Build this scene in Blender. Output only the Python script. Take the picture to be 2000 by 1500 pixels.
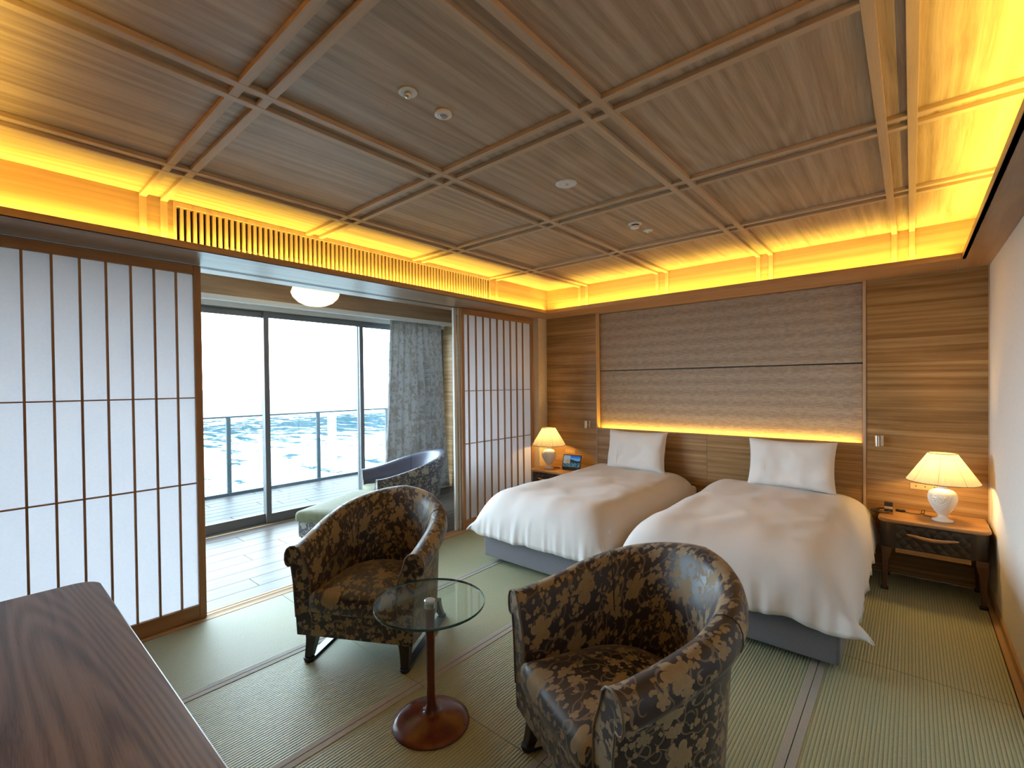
import bpy, bmesh, math, random
from mathutils import Vector, Matrix, noise
PI = math.pi
random.seed(7)
SC = bpy.context.scene
COL = SC.collection
for o in list(bpy.data.objects):
    bpy.data.objects.remove(o)

# ------------------------------------------------------------------ camera
H = 1.55
yaw, pitch, roll = 0.718738, -0.011464, -0.011452
F = 913.86
f = Vector((-math.sin(yaw)*math.cos(pitch), math.cos(yaw)*math.cos(pitch), math.sin(pitch)))
r = Vector((math.cos(yaw), math.sin(yaw), 0)); u = r.cross(f)
r2 = r*math.cos(roll) + u*math.sin(roll); u2 = -r*math.sin(roll) + u*math.cos(roll)
cd = bpy.data.cameras.new('camera'); cam = bpy.data.objects.new('camera', cd); COL.objects.link(cam)
M = Matrix.Identity(4)
for i in range(3):
    M[i][0], M[i][1], M[i][2] = r2[i], u2[i], -f[i]
M[0][3], M[1][3], M[2][3] = 0, 0, H
cam.matrix_world = M
cd.sensor_width = 36; cd.lens = F/2000*36
cd.shift_x = (1000-980.74)/2000; cd.shift_y = (761.17-750)/2000
cd.clip_start = 0.02; cd.clip_end = 3000
SC.camera = cam

# ------------------------------------------------------------------ world, exposure, lights
SKY = 13.5
w = bpy.data.worlds.new('overcast_sky'); SC.world = w; w.use_nodes = True
bg = w.node_tree.nodes['Background']; bg.inputs[0].default_value = (0.68, 0.85, 1.0, 1); bg.inputs[1].default_value = SKY
SC.view_settings.view_transform = 'Standard'; SC.view_settings.look = 'None'
SC.view_settings.exposure = 0.68; SC.view_settings.gamma = 1.0; SC.view_settings.use_curve_mapping = False
SC.cycles.use_denoising = True
SC.cycles.max_bounces = 10; SC.cycles.diffuse_bounces = 6; SC.cycles.transparent_max_bounces = 16
SC.cycles.sample_clamp_indirect = 6.0
SC.cycles.caustics_reflective = False; SC.cycles.caustics_refractive = False

def area(name, loc, sx, sy, power, col, rot=(0, 0, 0), portal=False, spread=PI):
    l = bpy.data.lights.new(name, 'AREA'); l.shape = 'RECTANGLE'; l.size = sx; l.size_y = sy
    l.energy = power; l.color = col; l.spread = spread
    o = bpy.data.objects.new(name, l); o.location = loc; o.rotation_euler = rot; COL.objects.link(o)
    if portal: l.cycles.is_portal = True
    return o
area('daylight_portal', (-5.56, 1.7, 1.25), 2.5, 6.2, 1, (1, 1, 1), (0, -PI/2, 0), portal=True)
AMB = (1.0, 0.68, 0.09)
COVE = 4.1      # watts per metre of strip
area('cove_light', (-3.256, 2.18, 2.39), .03, 4.7, COVE*4.7, AMB, (PI, 0, 0), spread=2.5)
area('cove_light', (-1.47, 4.535, 2.39), 3.4, .03, COVE*3.4, AMB, (PI, 0, 0), spread=2.5)
area('cove_light', (0.31, 2.18, 2.39), .03, 4.7, COVE*4.7, AMB, (PI, 0, 0), spread=2.5)
area('cove_light', (-1.47, -.180, 2.39), 3.4, .03, COVE*3.4, AMB, (PI, 0, 0), spread=2.5)
area('headboard_light', (-1.545, 4.934, 1.01), 2.42, .018, 7.0, (1.0, .52, .05), (PI, 0, 0))

# ------------------------------------------------------------------ node helpers
class V:
    """tiny wrapper so shader maths can be written as python"""
    def __init__(s, nt, sock): s.nt, s.s = nt, sock
    def _m(s, op, b=None, c=None):
        n = s.nt.nodes.new('ShaderNodeMath'); n.operation = op
        for i, x in enumerate((s, b, c)):
            if x is None: continue
            if isinstance(x, V): s.nt.links.new(x.s, n.inputs[i])
            else: n.inputs[i].default_value = x
        return V(s.nt, n.outputs[0])
    def __add__(s, b): return s._m('ADD', b)
    __radd__ = __add__
    def __sub__(s, b): return s._m('SUBTRACT', b)
    def __rsub__(s, b): return (s*-1.0) + b
    def __mul__(s, b): return s._m('MULTIPLY', b)
    __rmul__ = __mul__
    def __truediv__(s, b): return s._m('DIVIDE', b)
    def sin(s): return s._m('SINE')
    def cos(s): return s._m('COSINE')
    def abs(s): return s._m('ABSOLUTE')
    def pow(s, b): return s._m('POWER', b)
    def max(s, b): return s._m('MAXIMUM', b)
    def min(s, b): return s._m('MINIMUM', b)
    def gt(s, b): return s._m('GREATER_THAN', b)
    def lt(s, b): return s._m('LESS_THAN', b)
    def atan2(s, b): return s._m('ARCTAN2', b)
    def fract(s): return s._m('FRACT')
    def log(s): return s._m('LOGARITHM', 2.71828)
    def sqrt(s): return s._m('SQRT')
    def smooth(s, a, b):
        n = s.nt.nodes.new('ShaderNodeMapRange'); n.interpolation_type = 'SMOOTHSTEP'
        s.nt.links.new(s.s, n.inputs[0]); n.inputs[1].default_value = a; n.inputs[2].default_value = b
        return V(s.nt, n.outputs[0])
def new_mat(name):
    m = bpy.data.materials.new(name); m.use_nodes = True
    nt = m.node_tree; return m, nt, nt.nodes['Principled BSDF']
def node(nt, t, **kw):
    n = nt.nodes.new(t)
    for k, v in kw.items():
        if k.startswith('i_'):
            key = k[2:]; key = int(key) if key.isdigit() else key
            if isinstance(v, V): nt.links.new(v.s, n.inputs[key])
            elif hasattr(v, 'is_output'): nt.links.new(v, n.inputs[key])
            else: n.inputs[key].default_value = v
        else: setattr(n, k, v)
    return n
def mixc(nt, fac, a, b):
    n = nt.nodes.new('ShaderNodeMix'); n.data_type = 'RGBA'
    for i, x in ((0, fac), (6, a), (7, b)):
        if isinstance(x, V): nt.links.new(x.s, n.inputs[i])
        elif hasattr(x, 'is_output'): nt.links.new(x, n.inputs[i])
        elif i == 0: n.inputs[0].default_value = x
        else: n.inputs[i].default_value = (*x, 1)
    return n.outputs[2]
def bump(nt, p, h, strength=.3, dist=.01):
    n = node(nt, 'ShaderNodeBump'); n.inputs['Strength'].default_value = strength; n.inputs['Distance'].default_value = dist
    nt.links.new(h.s if isinstance(h, V) else h, n.inputs['Height']); nt.links.new(n.outputs[0], p.inputs['Normal'])
def flat(name, col, rough=.6, metal=0., spec=.5, sheen=0., noise_amt=0., nscale=20, bmp=0., coat=0.):
    m, nt, p = new_mat(name)
    p.inputs['Base Color'].default_value = (*col, 1); p.inputs['Roughness'].default_value = rough
    p.inputs['Metallic'].default_value = metal; p.inputs['Specular IOR Level'].default_value = spec
    p.inputs['Sheen Weight'].default_value = sheen; p.inputs['Coat Weight'].default_value = coat
    if noise_amt or bmp:
        tc = node(nt, 'ShaderNodeTexCoord')
        nz = node(nt, 'ShaderNodeTexNoise', i_Scale=nscale, i_Detail=5.); nt.links.new(tc.outputs['Object'], nz.inputs['Vector'])
        if noise_amt:
            k = V(nt, nz.outputs[0])
            nt.links.new(mixc(nt, k.smooth(.3, .7), [c*(1-noise_amt) for c in col], [min(1, c*(1+noise_amt)) for c in col]), p.inputs['Base Color'])
        if bmp: bump(nt, p, nz.outputs[0], bmp)
    return m
def wood(name, axis, dark, mid, light, cross=16., along=.7, rough=.45, fine=1., wavy=.05, bmp=.08, spec=.4, contrast=(.33, .5, .67), cath=0., K=70.):
    """veneer: noise stretched along one axis, offset for every object"""
    m, nt, p = new_mat(name)
    tc = node(nt, 'ShaderNodeTexCoord'); oi = node(nt, 'ShaderNodeObjectInfo')
    sep = node(nt, 'ShaderNodeSeparateXYZ'); nt.links.new(tc.outputs['Object'], sep.inputs[0])
    rnd = V(nt, oi.outputs['Random'])
    ax = 'xyz'.index(axis)
    c = [V(nt, sep.outputs[i]) for i in range(3)]
    L = c[ax]; A, B = [c[i] for i in range(3) if i != ax]
    def vec(x, y, z):
        n = node(nt, 'ShaderNodeCombineXYZ', i_0=x, i_1=y, i_2=z); return n.outputs[0]
    wn = node(nt, 'ShaderNodeTexNoise', i_Scale=1., i_Detail=2.)
    nt.links.new(vec(L*.55 + rnd*31., A*2.2 + rnd*13., B*2.2), wn.inputs['Vector'])
    d = (V(nt, wn.outputs[0]) - .5)*wavy*4
    n1 = node(nt, 'ShaderNodeTexNoise', i_Scale=1., i_Detail=7., i_Roughness=.62)
    nt.links.new(vec(L*along + rnd*17., (A + d)*cross + rnd*9., (B + d)*cross), n1.inputs['Vector'])
    n2 = node(nt, 'ShaderNodeTexNoise', i_Scale=1., i_Detail=3.)
    nt.links.new(vec(L*6. + rnd*5., (A + d)*cross*14, (B + d)*cross*14), n2.inputs['Vector'])
    g = V(nt, n1.outputs[0]); fi = V(nt, n2.outputs[0])
    if cath:
        n0 = node(nt, 'ShaderNodeTexNoise', i_Scale=1., i_Detail=1.2)
        nt.links.new(vec(L*.32 + rnd*23., A*2.6 + rnd*11., B*2.6), n0.inputs['Vector'])
        ring = (V(nt, n0.outputs[0])*K + g*1.5).sin()*.11 + .5
        g = g*(1-cath) + ring*cath
    mixv = g*.82 + fi*.18*fine + .09*(1-fine)
    cr = node(nt, 'ShaderNodeValToRGB'); e = cr.color_ramp.elements
    e[0].position = contrast[0]; e[0].color = (*dark, 1); e[1].position = contrast[2]; e[1].color = (*light, 1)
    x = e.new(contrast[1]); x.color = (*mid, 1)
    nt.links.new(mixv.s, cr.inputs[0]); nt.links.new(cr.outputs[0], p.inputs['Base Color'])
    p.inputs['Roughness'].default_value = rough; p.inputs['Specular IOR Level'].default_value = spec
    bump(nt, p, mixv, bmp, .004)
    return m

def floral(name, ground, gold, dull, scale=1., rough=.36, spec=.6, relief=.35, trans=0.):
    """brocade: large blossoms, small flowers, buds and scrolling vines, mapped in metres through the UV map"""
    m, nt, p = new_mat(name)
    uv = node(nt, 'ShaderNodeUVMap')
    nz = node(nt, 'ShaderNodeTexNoise', i_Scale=14.*scale, i_Detail=2.); nt.links.new(uv.outputs[0], nz.inputs['Vector'])
    sub = node(nt, 'ShaderNodeVectorMath', operation='SUBTRACT'); nt.links.new(nz.outputs[1], sub.inputs[0]); sub.inputs[1].default_value = (.5, .5, .5)
    scl = node(nt, 'ShaderNodeVectorMath', operation='SCALE'); nt.links.new(sub.outputs[0], scl.inputs[0]); scl.inputs['Scale'].default_value = .007/scale
    add = node(nt, 'ShaderNodeVectorMath', operation='ADD'); nt.links.new(uv.outputs[0], add.inputs[0]); nt.links.new(scl.outputs[0], add.inputs[1])
    base = add.outputs[0]
    def cells(sc, off, rand=.8):
        o = node(nt, 'ShaderNodeVectorMath', operation='ADD'); nt.links.new(base, o.inputs[0]); o.inputs[1].default_value = (off, off*.7, 0)
        vo = node(nt, 'ShaderNodeTexVoronoi', voronoi_dimensions='2D', i_Scale=sc*scale, i_Randomness=rand); nt.links.new(o.outputs[0], vo.inputs['Vector'])
        s = node(nt, 'ShaderNodeVectorMath', operation='SUBTRACT'); nt.links.new(o.outputs[0], s.inputs[0]); nt.links.new(vo.outputs['Position'], s.inputs[1])
        sp = node(nt, 'ShaderNodeSeparateXYZ'); nt.links.new(s.outputs[0], sp.inputs[0])
        x, y = V(nt, sp.outputs[0]), V(nt, sp.outputs[1])
        cs = node(nt, 'ShaderNodeSeparateColor'); nt.links.new(vo.outputs['Color'], cs.inputs[0])
        return (x*x + y*y).sqrt(), y.atan2(x), V(nt, cs.outputs[0]), V(nt, cs.outputs[1])
    # scrolls
    R, T, a, b = cells(7.5, 3.1)
    sp = (T + (R*scale*60. + 1.).log()*4.2 + a*6.28)
    scroll = (sp*.5).sin().abs().lt(.17)*R.lt(.062/scale)*R.gt(.010/scale)
    R, T, a, b = cells(13., 9.7)
    sp2 = (T*-1. + (R*scale*90. + 1.).log()*4.0 + a*6.28)
    scroll2 = (sp2*.5).sin().abs().lt(.22)*R.lt(.034/scale)*R.gt(.006/scale)
    # stems: ridges of a smooth noise
    n3 = node(nt, 'ShaderNodeTexNoise', i_Scale=7.*scale, i_Detail=1.); nt.links.new(base, n3.inputs['Vector'])
    stem = (V(nt, n3.outputs[0]) - .5).abs().lt(.011)
    # blossoms
    def flower(sc, off, rad, n, keep, depth):
        R, T, a, b = cells(sc, off)
        pet = ((T + a*6.28)*n*.5).cos().abs().pow(.7)*depth + (1-depth)
        q = R/(pet*rad/scale)
        shape = q.lt(1.)*b.lt(keep)
        vein = ((T + a*6.28)*n*1.5).sin().abs()*.5 + .5
        return shape, (q*9.).sin()*.12*vein + .88
    f1, s1 = flower(5.6, 0., .056, 5., .42, .6)
    f2, s2 = flower(10.5, 5.3, .028, 5., .58, .55)
    f3, s3 = flower(19., 1.9, .0155, 3., .55, .6)
    f4, s4 = flower(24., 7.9, .0105, 2., .55, .6)
    gmask = f1.max(f2).max(f3).max(f4)
    dmask = scroll.max(scroll2).max(stem)
    shade = s1*f1 + s2*(f1*-1. + 1.)
    fib = node(nt, 'ShaderNodeTexNoise', i_Scale=500., i_Detail=2.); nt.links.new(uv.outputs[0], fib.inputs['Vector'])
    c1 = mixc(nt, dmask, ground, dull)
    gcol = mixc(nt, shade.min(1.), [g*.45 for g in gold], gold)
    c2 = mixc(nt, gmask, c1, gcol)
    nt.links.new(c2, p.inputs['Base Color'])
    mk = gmask.max(dmask*.6)
    nt.links.new((mk*.32 + rough).s, p.inputs['Roughness'])
    p.inputs['Specular IOR Level'].default_value = spec
    p.inputs['Sheen Weight'].default_value = .15
    bump(nt, p, mk + V(nt, fib.outputs[0])*.35, relief, .002)
    if trans:
        t = node(nt, 'ShaderNodeBsdfTranslucent'); nt.links.new(c2, t.inputs[0])
        mx = node(nt, 'ShaderNodeMixShader'); mx.inputs[0].default_value = trans
        nt.links.new(p.outputs[0], mx.inputs[1]); nt.links.new(t.outputs[0], mx.inputs[2])
        nt.links.new(mx.outputs[0], nt.nodes['Material Output'].inputs[0])
    return m

# ------------------------------------------------------------------ materials
W_CEIL = wood('ceiling_veneer', 'y', (.27, .185, .115), (.42, .305, .205), (.55, .425, .31), cross=26, along=.28, wavy=.02, rough=.5, fine=1.2, contrast=(.36, .5, .64), cath=.3, K=90.)
W_CEILP = wood('rib_oak_y', 'y', (.44, .31, .20), (.52, .38, .255), (.58, .44, .30), cross=22, rough=.5, fine=.6)
W_CEILX = wood('rib_oak_x', 'x', (.44, .31, .20), (.52, .38, .255), (.58, .44, .30), cross=22, rough=.5, fine=.6)
W_RIS_Y = wood('riser_veneer_y', 'y', (.34, .21, .11), (.44, .29, .17), (.52, .36, .22), cross=24, along=.25, wavy=.015, rough=.5)
W_RIS_X = wood('riser_veneer_x', 'x', (.34, .21, .11), (.44, .29, .17), (.52, .36, .22), cross=24, along=.25, wavy=.015, rough=.5)
W_RIS_Z = wood('upright_oak', 'z', (.44, .31, .20), (.52, .38, .255), (.58, .44, .30), cross=22, rough=.5, fine=.6)
W_SOF_Y = wood('soffit_oak_y', 'y', (.25, .15, .08), (.34, .21, .12), (.42, .28, .17), cross=14, rough=.35)
W_SOF_X = wood('soffit_oak_x', 'x', (.25, .15, .08), (.34, .21, .12), (.42, .28, .17), cross=14, rough=.35)
W_HEAD = wood('headwall_veneer', 'x', (.175, .092, .030), (.30, .172, .066), (.47, .31, .145), cross=30, along=.22, wavy=.016, rough=.42, fine=1.2, contrast=(.37, .49, .64), cath=.25, K=60.)
W_SHOJI = wood('shoji_cedar_z', 'z', (.27, .14, .065), (.36, .20, .10), (.43, .26, .14), cross=22, rough=.5)
W_SHOJIY = wood('shoji_cedar_y', 'y', (.27, .14, .065), (.36, .20, .10), (.43, .26, .14), cross=22, rough=.5)
W_SILL = wood('sill_ash_y', 'y', (.34, .22, .12), (.42, .28, .155), (.49, .34, .20), cross=22, rough=.6, spec=.15)
W_PLANK = wood('sunroom_plank', 'y', (.055, .047, .042), (.08, .07, .062), (.115, .10, .09), cross=16, along=.9, rough=.36, spec=.12)
W_DECK = wood('balcony_plank', 'y', (.016, .016, .017), (.024, .024, .025), (.036, .036, .037), cross=16, along=.9, rough=.5, spec=.08)
W_DESK = wood('desk_walnut', 'x', (.085, .054, .042), (.165, .110, .087), (.245, .175, .142), cross=34, along=.35, wavy=.02, rough=.36, fine=1.0, spec=.4, contrast=(.41, .49, .58), cath=.6, K=230.)
W_NSTOP = wood('nightstand_oak', 'x', (.26, .13, .05), (.36, .20, .085), (.44, .26, .12), cross=16, rough=.35)
W_NSLEG = wood('nightstand_leg', 'z', (.07, .035, .018), (.10, .05, .026), (.13, .07, .036), cross=16, rough=.4)
W_CHERRY = wood('table_cherry', 'z', (.085, .017, .007), (.115, .026, .010), (.145, .036, .014), cross=18, rough=.25, spec=.4)
PLASTER = flat('beige_plaster', (.66, .56, .42), .9, spec=.1, noise_amt=.04, nscale=60, bmp=.05)
PLASTER_R = flat('pale_plaster', (.80, .775, .74), .9, spec=.1, noise_amt=.02, nscale=40, bmp=.03)
WHITE = flat('white_board', (.72, .72, .70), .6)
PALEWOOD = flat('pale_jamb', (.60, .58, .53), .45)
BLACK = flat('black_matt', (.012, .012, .013), .5)
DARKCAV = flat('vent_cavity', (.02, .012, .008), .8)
ALU = flat('window_aluminium', (.13, .135, .14), .4)
ALU2 = flat('rail_steel', (.05, .075, .09), .5, spec=.2)
STEEL = flat('brushed_steel', (.62, .60, .57), .28, metal=1.)
PLASTIC = flat('white_plastic', (.74, .73, .70), .4)
PLASTIC_D = flat('grey_lens', (.35, .35, .35), .2)
DARKWOOD = flat('black_brown_wood', (.018, .009, .007), .3, spec=.6)
DUVET = flat('white_cotton', (.64, .62, .61), .75, spec=.2, sheen=.2, bmp=.5, nscale=5)
PILLOW = flat('pillow_cotton', (.74, .73, .72), .8, spec=.2, sheen=.2)
MATTRESS = flat('mattress_ticking', (.7, .7, .7), .9)
BEDGREY = flat('grey_bed_fabric', (.155, .15, .165), .9, spec=.2, sheen=.3, noise_amt=.25, nscale=260, bmp=.3)
LEATHER = flat('brown_quilted_leather', (.035, .026, .018), .38, spec=.5)
GREENVELVET = flat('sage_velvet', (.105, .11, .05), .85, sheen=.12, noise_amt=.12, nscale=30)
LAV = flat('lavender_satin', (.10, .105, .15), .35, spec=.5)
CERAMIC = flat('cream_ceramic', (.80, .76, .68), .22, spec=.6, coat=.4)
BRASS = flat('brass', (.6, .42, .15), .3, metal=1)
TRIMDARK = flat('shade_trim', (.06, .045, .03), .6)
LABEL_TAN = flat('tan_label', (.55, .38, .18), .6)
HERI = flat('heri_cloth', (.34, .325, .285), .75, noise_amt=.06, nscale=200, bmp=.1)
STRIPLED = flat('led_diffuser', (.8, .7, .5), .5)
CHAIR_FAB = floral('floral_brocade', (.014, .009, .014), (.28, .21, .115), (.15, .11, .066), rough=.44)
CHAISE_FAB = floral('chaise_brocade', (.045, .048, .068), (.30, .29, .25), (.15, .145, .13), scale=1.25, rough=.5)
CURTAIN = floral('curtain_damask', (.62, .64, .66), (.49, .49, .47), (.55, .555, .55), scale=.62, rough=.55, spec=.3, relief=.15, trans=.16)

def make_tatami():
    m, nt, p = new_mat('tatami_weave')
    tc = node(nt, 'ShaderNodeTexCoord'); s = node(nt, 'ShaderNodeSeparateXYZ'); nt.links.new(tc.outputs['Object'], s.inputs[0])
    x, y = V(nt, s.outputs[0]), V(nt, s.outputs[1])
    rib = (x*(PI/.0148)).sin().abs()
    n = node(nt, 'ShaderNodeTexNoise', i_Scale=1., i_Detail=4.)
    cmb = node(nt, 'ShaderNodeCombineXYZ', i_0=x*70., i_1=y*420., i_2=0.); nt.links.new(cmb.outputs[0], n.inputs['Vector'])
    n2 = node(nt, 'ShaderNodeTexNoise', i_Scale=2.5, i_Detail=3.); nt.links.new(tc.outputs['Object'], n2.inputs['Vector'])
    g = V(nt, n.outputs[0])
    c = mixc(nt, g.smooth(.3, .7), (.275, .30, .185), (.38, .41, .275))
    c = mixc(nt, V(nt, n2.outputs[0]).smooth(.35, .65)*.35, c, (.36, .34, .21))
    c = mixc(nt, rib.smooth(0., .35), (.12, .12, .065), c)
    nt.links.new(c, p.inputs['Base Color']); p.inputs['Roughness'].default_value = .55; p.inputs['Specular IOR Level'].default_value = .45
    bump(nt, p, rib.pow(.6) + g*.12, .7, .003)
    return m
TATAMI = make_tatami()

def make_paper():
    m, nt, p = new_mat('shoji_paper')
    out = nt.nodes['Material Output']
    tc = node(nt, 'ShaderNodeTexCoord')
    n = node(nt, 'ShaderNodeTexNoise', i_Scale=70., i_Detail=4.); nt.links.new(tc.outputs['Object'], n.inputs['Vector'])
    col = mixc(nt, V(nt, n.outputs[0]).smooth(.2, .8), (.79, .79, .81), (.82, .82, .84))
    d = node(nt, 'ShaderNodeBsdfDiffuse'); t = node(nt, 'ShaderNodeBsdfTranslucent')
    nt.links.new(col, d.inputs[0]); nt.links.new(col, t.inputs[0])
    mx = node(nt, 'ShaderNodeMixShader'); mx.inputs[0].default_value = .47
    nt.links.new(d.outputs[0], mx.inputs[1]); nt.links.new(t.outputs[0], mx.inputs[2]); nt.links.new(mx.outputs[0], out.inputs[0])
    return m
PAPER = make_paper()

def thin_glass(name, tint, f0=.04, rough=0.):
    """a thin pane: see-through with a Fresnel reflection"""
    m, nt, p = new_mat(name)
    out = nt.nodes['Material Output']
    tr = node(nt, 'ShaderNodeBsdfTransparent'); tr.inputs[0].default_value = (*tint, 1)
    gl = node(nt, 'ShaderNodeBsdfGlossy'); gl.inputs['Roughness'].default_value = rough
    ge = node(nt, 'ShaderNodeNewGeometry'); dt = node(nt, 'ShaderNodeVectorMath', operation='DOT_PRODUCT')
    nt.links.new(ge.outputs['Normal'], dt.inputs[0]); nt.links.new(ge.outputs['Incoming'], dt.inputs[1])
    k = (1.0 - V(nt, dt.outputs['Value']).abs()).pow(5.)*(1-f0) + f0
    mx = node(nt, 'ShaderNodeMixShader'); nt.links.new(k.s, mx.inputs[0])
    nt.links.new(tr.outputs[0], mx.inputs[1]); nt.links.new(gl.outputs[0], mx.inputs[2]); nt.links.new(mx.outputs[0], out.inputs[0])
    return m
GLASS = thin_glass('window_glass', (.97, .985, .98))
GLASS_T = thin_glass('table_glass', (.93, .97, .96))
GLASS_E = flat('green_glass_edge', (.02, .07, .075), .1, spec=.8)

def shade_mat(name, col, emit, emcol):
    m, nt, p = new_mat(name)
    out = nt.nodes['Material Output']
    d = node(nt, 'ShaderNodeBsdfDiffuse'); t = node(nt, 'ShaderNodeBsdfTranslucent')
    d.inputs[0].default_value = (*col, 1); t.inputs[0].default_value = (*col, 1)
    mx = node(nt, 'ShaderNodeMixShader'); mx.inputs[0].default_value = .55
    nt.links.new(d.outputs[0], mx.inputs[1]); nt.links.new(t.outputs[0], mx.inputs[2])
    e = node(nt, 'ShaderNodeEmission'); e.inputs[0].default_value = (*emcol, 1); e.inputs[1].default_value = emit
    ad = node(nt, 'ShaderNodeAddShader'); nt.links.new(mx.outputs[0], ad.inputs[0]); nt.links.new(e.outputs[0], ad.inputs[1])
    nt.links.new(ad.outputs[0], out.inputs[0])
    return m
SHADE = shade_mat('pleated_shade', (.52, .51, .48), .0, (1, .8, .45))
BOWL = shade_mat('pleated_bowl', (.85, .82, .7), .22, (1, .80, .42))

def make_fabric_panel():
    m, nt, p = new_mat('woven_wall_panel')
    tc = node(nt, 'ShaderNodeTexCoord'); mp = node(nt, 'ShaderNodeMapping'); mp.inputs['Scale'].default_value = (16, 1, 85)
    nt.links.new(tc.outputs['Object'], mp.inputs[0])
    n = node(nt, 'ShaderNodeTexNoise', i_Scale=1., i_Detail=6., i_Roughness=.65); nt.links.new(mp.outputs[0], n.inputs['Vector'])
    mp2 = node(nt, 'ShaderNodeMapping'); mp2.inputs['Scale'].default_value = (60, 1, 160); nt.links.new(tc.outputs['Object'], mp2.inputs[0])
    n2 = node(nt, 'ShaderNodeTexNoise', i_Scale=1., i_Detail=3.); nt.links.new(mp2.outputs[0], n2.inputs['Vector'])
    k = V(nt, n.outputs[0])*.75 + V(nt, n2.outputs[0])*.25
    s = node(nt, 'ShaderNodeSeparateXYZ'); nt.links.new(tc.outputs['Object'], s.inputs[0])
    band = (V(nt, s.outputs[2])*(2*PI/.105)).sin()*.05
    c = mixc(nt, (k + band).smooth(.36, .64), (.30, .255, .21), (.45, .395, .33))
    nt.links.new(c, p.inputs['Base Color']); p.inputs['Roughness'].default_value = .85; p.inputs['Sheen Weight'].default_value = .2
    p.inputs['Specular IOR Level'].default_value = .2
    bump(nt, p, k, .35, .004)
    return m
FABPANEL = make_fabric_panel()

def make_sea():
    m, nt, p = new_mat('sea_water')
    tc = node(nt, 'ShaderNodeTexCoord'); mp = node(nt, 'ShaderNodeMapping'); mp.inputs['Scale'].default_value = (.15, .26, 1)
    nt.links.new(tc.outputs['Object'], mp.inputs[0])
    n = node(nt, 'ShaderNodeTexNoise', i_Scale=1., i_Detail=9., i_Roughness=.68); nt.links.new(mp.outputs[0], n.inputs['Vector'])
    mp2 = node(nt, 'ShaderNodeMapping'); mp2.inputs['Scale'].default_value = (.02, .012, 1); nt.links.new(tc.outputs['Object'], mp2.inputs[0])
    n2 = node(nt, 'ShaderNodeTexNoise', i_Scale=1., i_Detail=3.); nt.links.new(mp2.outputs[0], n2.inputs['Vector'])
    k = V(nt, n.outputs[0])*.75 + V(nt, n2.outputs[0])*.25
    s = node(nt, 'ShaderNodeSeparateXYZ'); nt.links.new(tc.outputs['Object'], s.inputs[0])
    dist = V(nt, s.outputs[0])*-1.                                # broken surf near the shore, darker chop, far haze and glare painted pale
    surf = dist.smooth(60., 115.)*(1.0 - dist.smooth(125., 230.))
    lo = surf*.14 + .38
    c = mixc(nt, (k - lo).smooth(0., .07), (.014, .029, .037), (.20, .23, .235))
    p.inputs['Specular IOR Level'].default_value = 0.
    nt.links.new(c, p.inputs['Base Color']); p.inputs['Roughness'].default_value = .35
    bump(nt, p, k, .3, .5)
    return m
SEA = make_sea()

def make_screen():
    """the tablet's flat picture: blue sky over a dark headland, a pale card with a tan disc at one side"""
    m, nt, p = new_mat('tablet_picture')
    uv = node(nt, 'ShaderNodeUVMap'); s = node(nt, 'ShaderNodeSeparateXYZ'); nt.links.new(uv.outputs[0], s.inputs[0])
    x, y = V(nt, s.outputs[0]), V(nt, s.outputs[1])
    n = node(nt, 'ShaderNodeTexNoise', i_Scale=9., i_Detail=4.); nt.links.new(uv.outputs[0], n.inputs['Vector'])
    g = V(nt, n.outputs[0])
    sky = mixc(nt, y.smooth(.55, 1.), (.25, .5, .8), (.02, .14, .62))
    hill = y.lt((x*5.5).sin()*.06 + .58 + g*.1)
    c = mixc(nt, hill, sky, (.03, .06, .07))
    c = mixc(nt, (y.lt(.38))*g.gt(.47), c, (.12, .25, .33))
    card = x.lt(.40)*y.gt(.30)
    c = mixc(nt, card*.8, c, (.50, .55, .60))
    dx, dy = x - .28, (y - .47)*.8
    c = mixc(nt, (dx*dx + dy*dy).lt(.018), c, (.55, .36, .16))
    e = node(nt, 'ShaderNodeEmission'); nt.links.new(c, e.inputs[0]); e.inputs[1].default_value = .38
    nt.links.new(e.outputs[0], nt.nodes['Material Output'].inputs[0])
    return m
SCREEN = make_screen()

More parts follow.
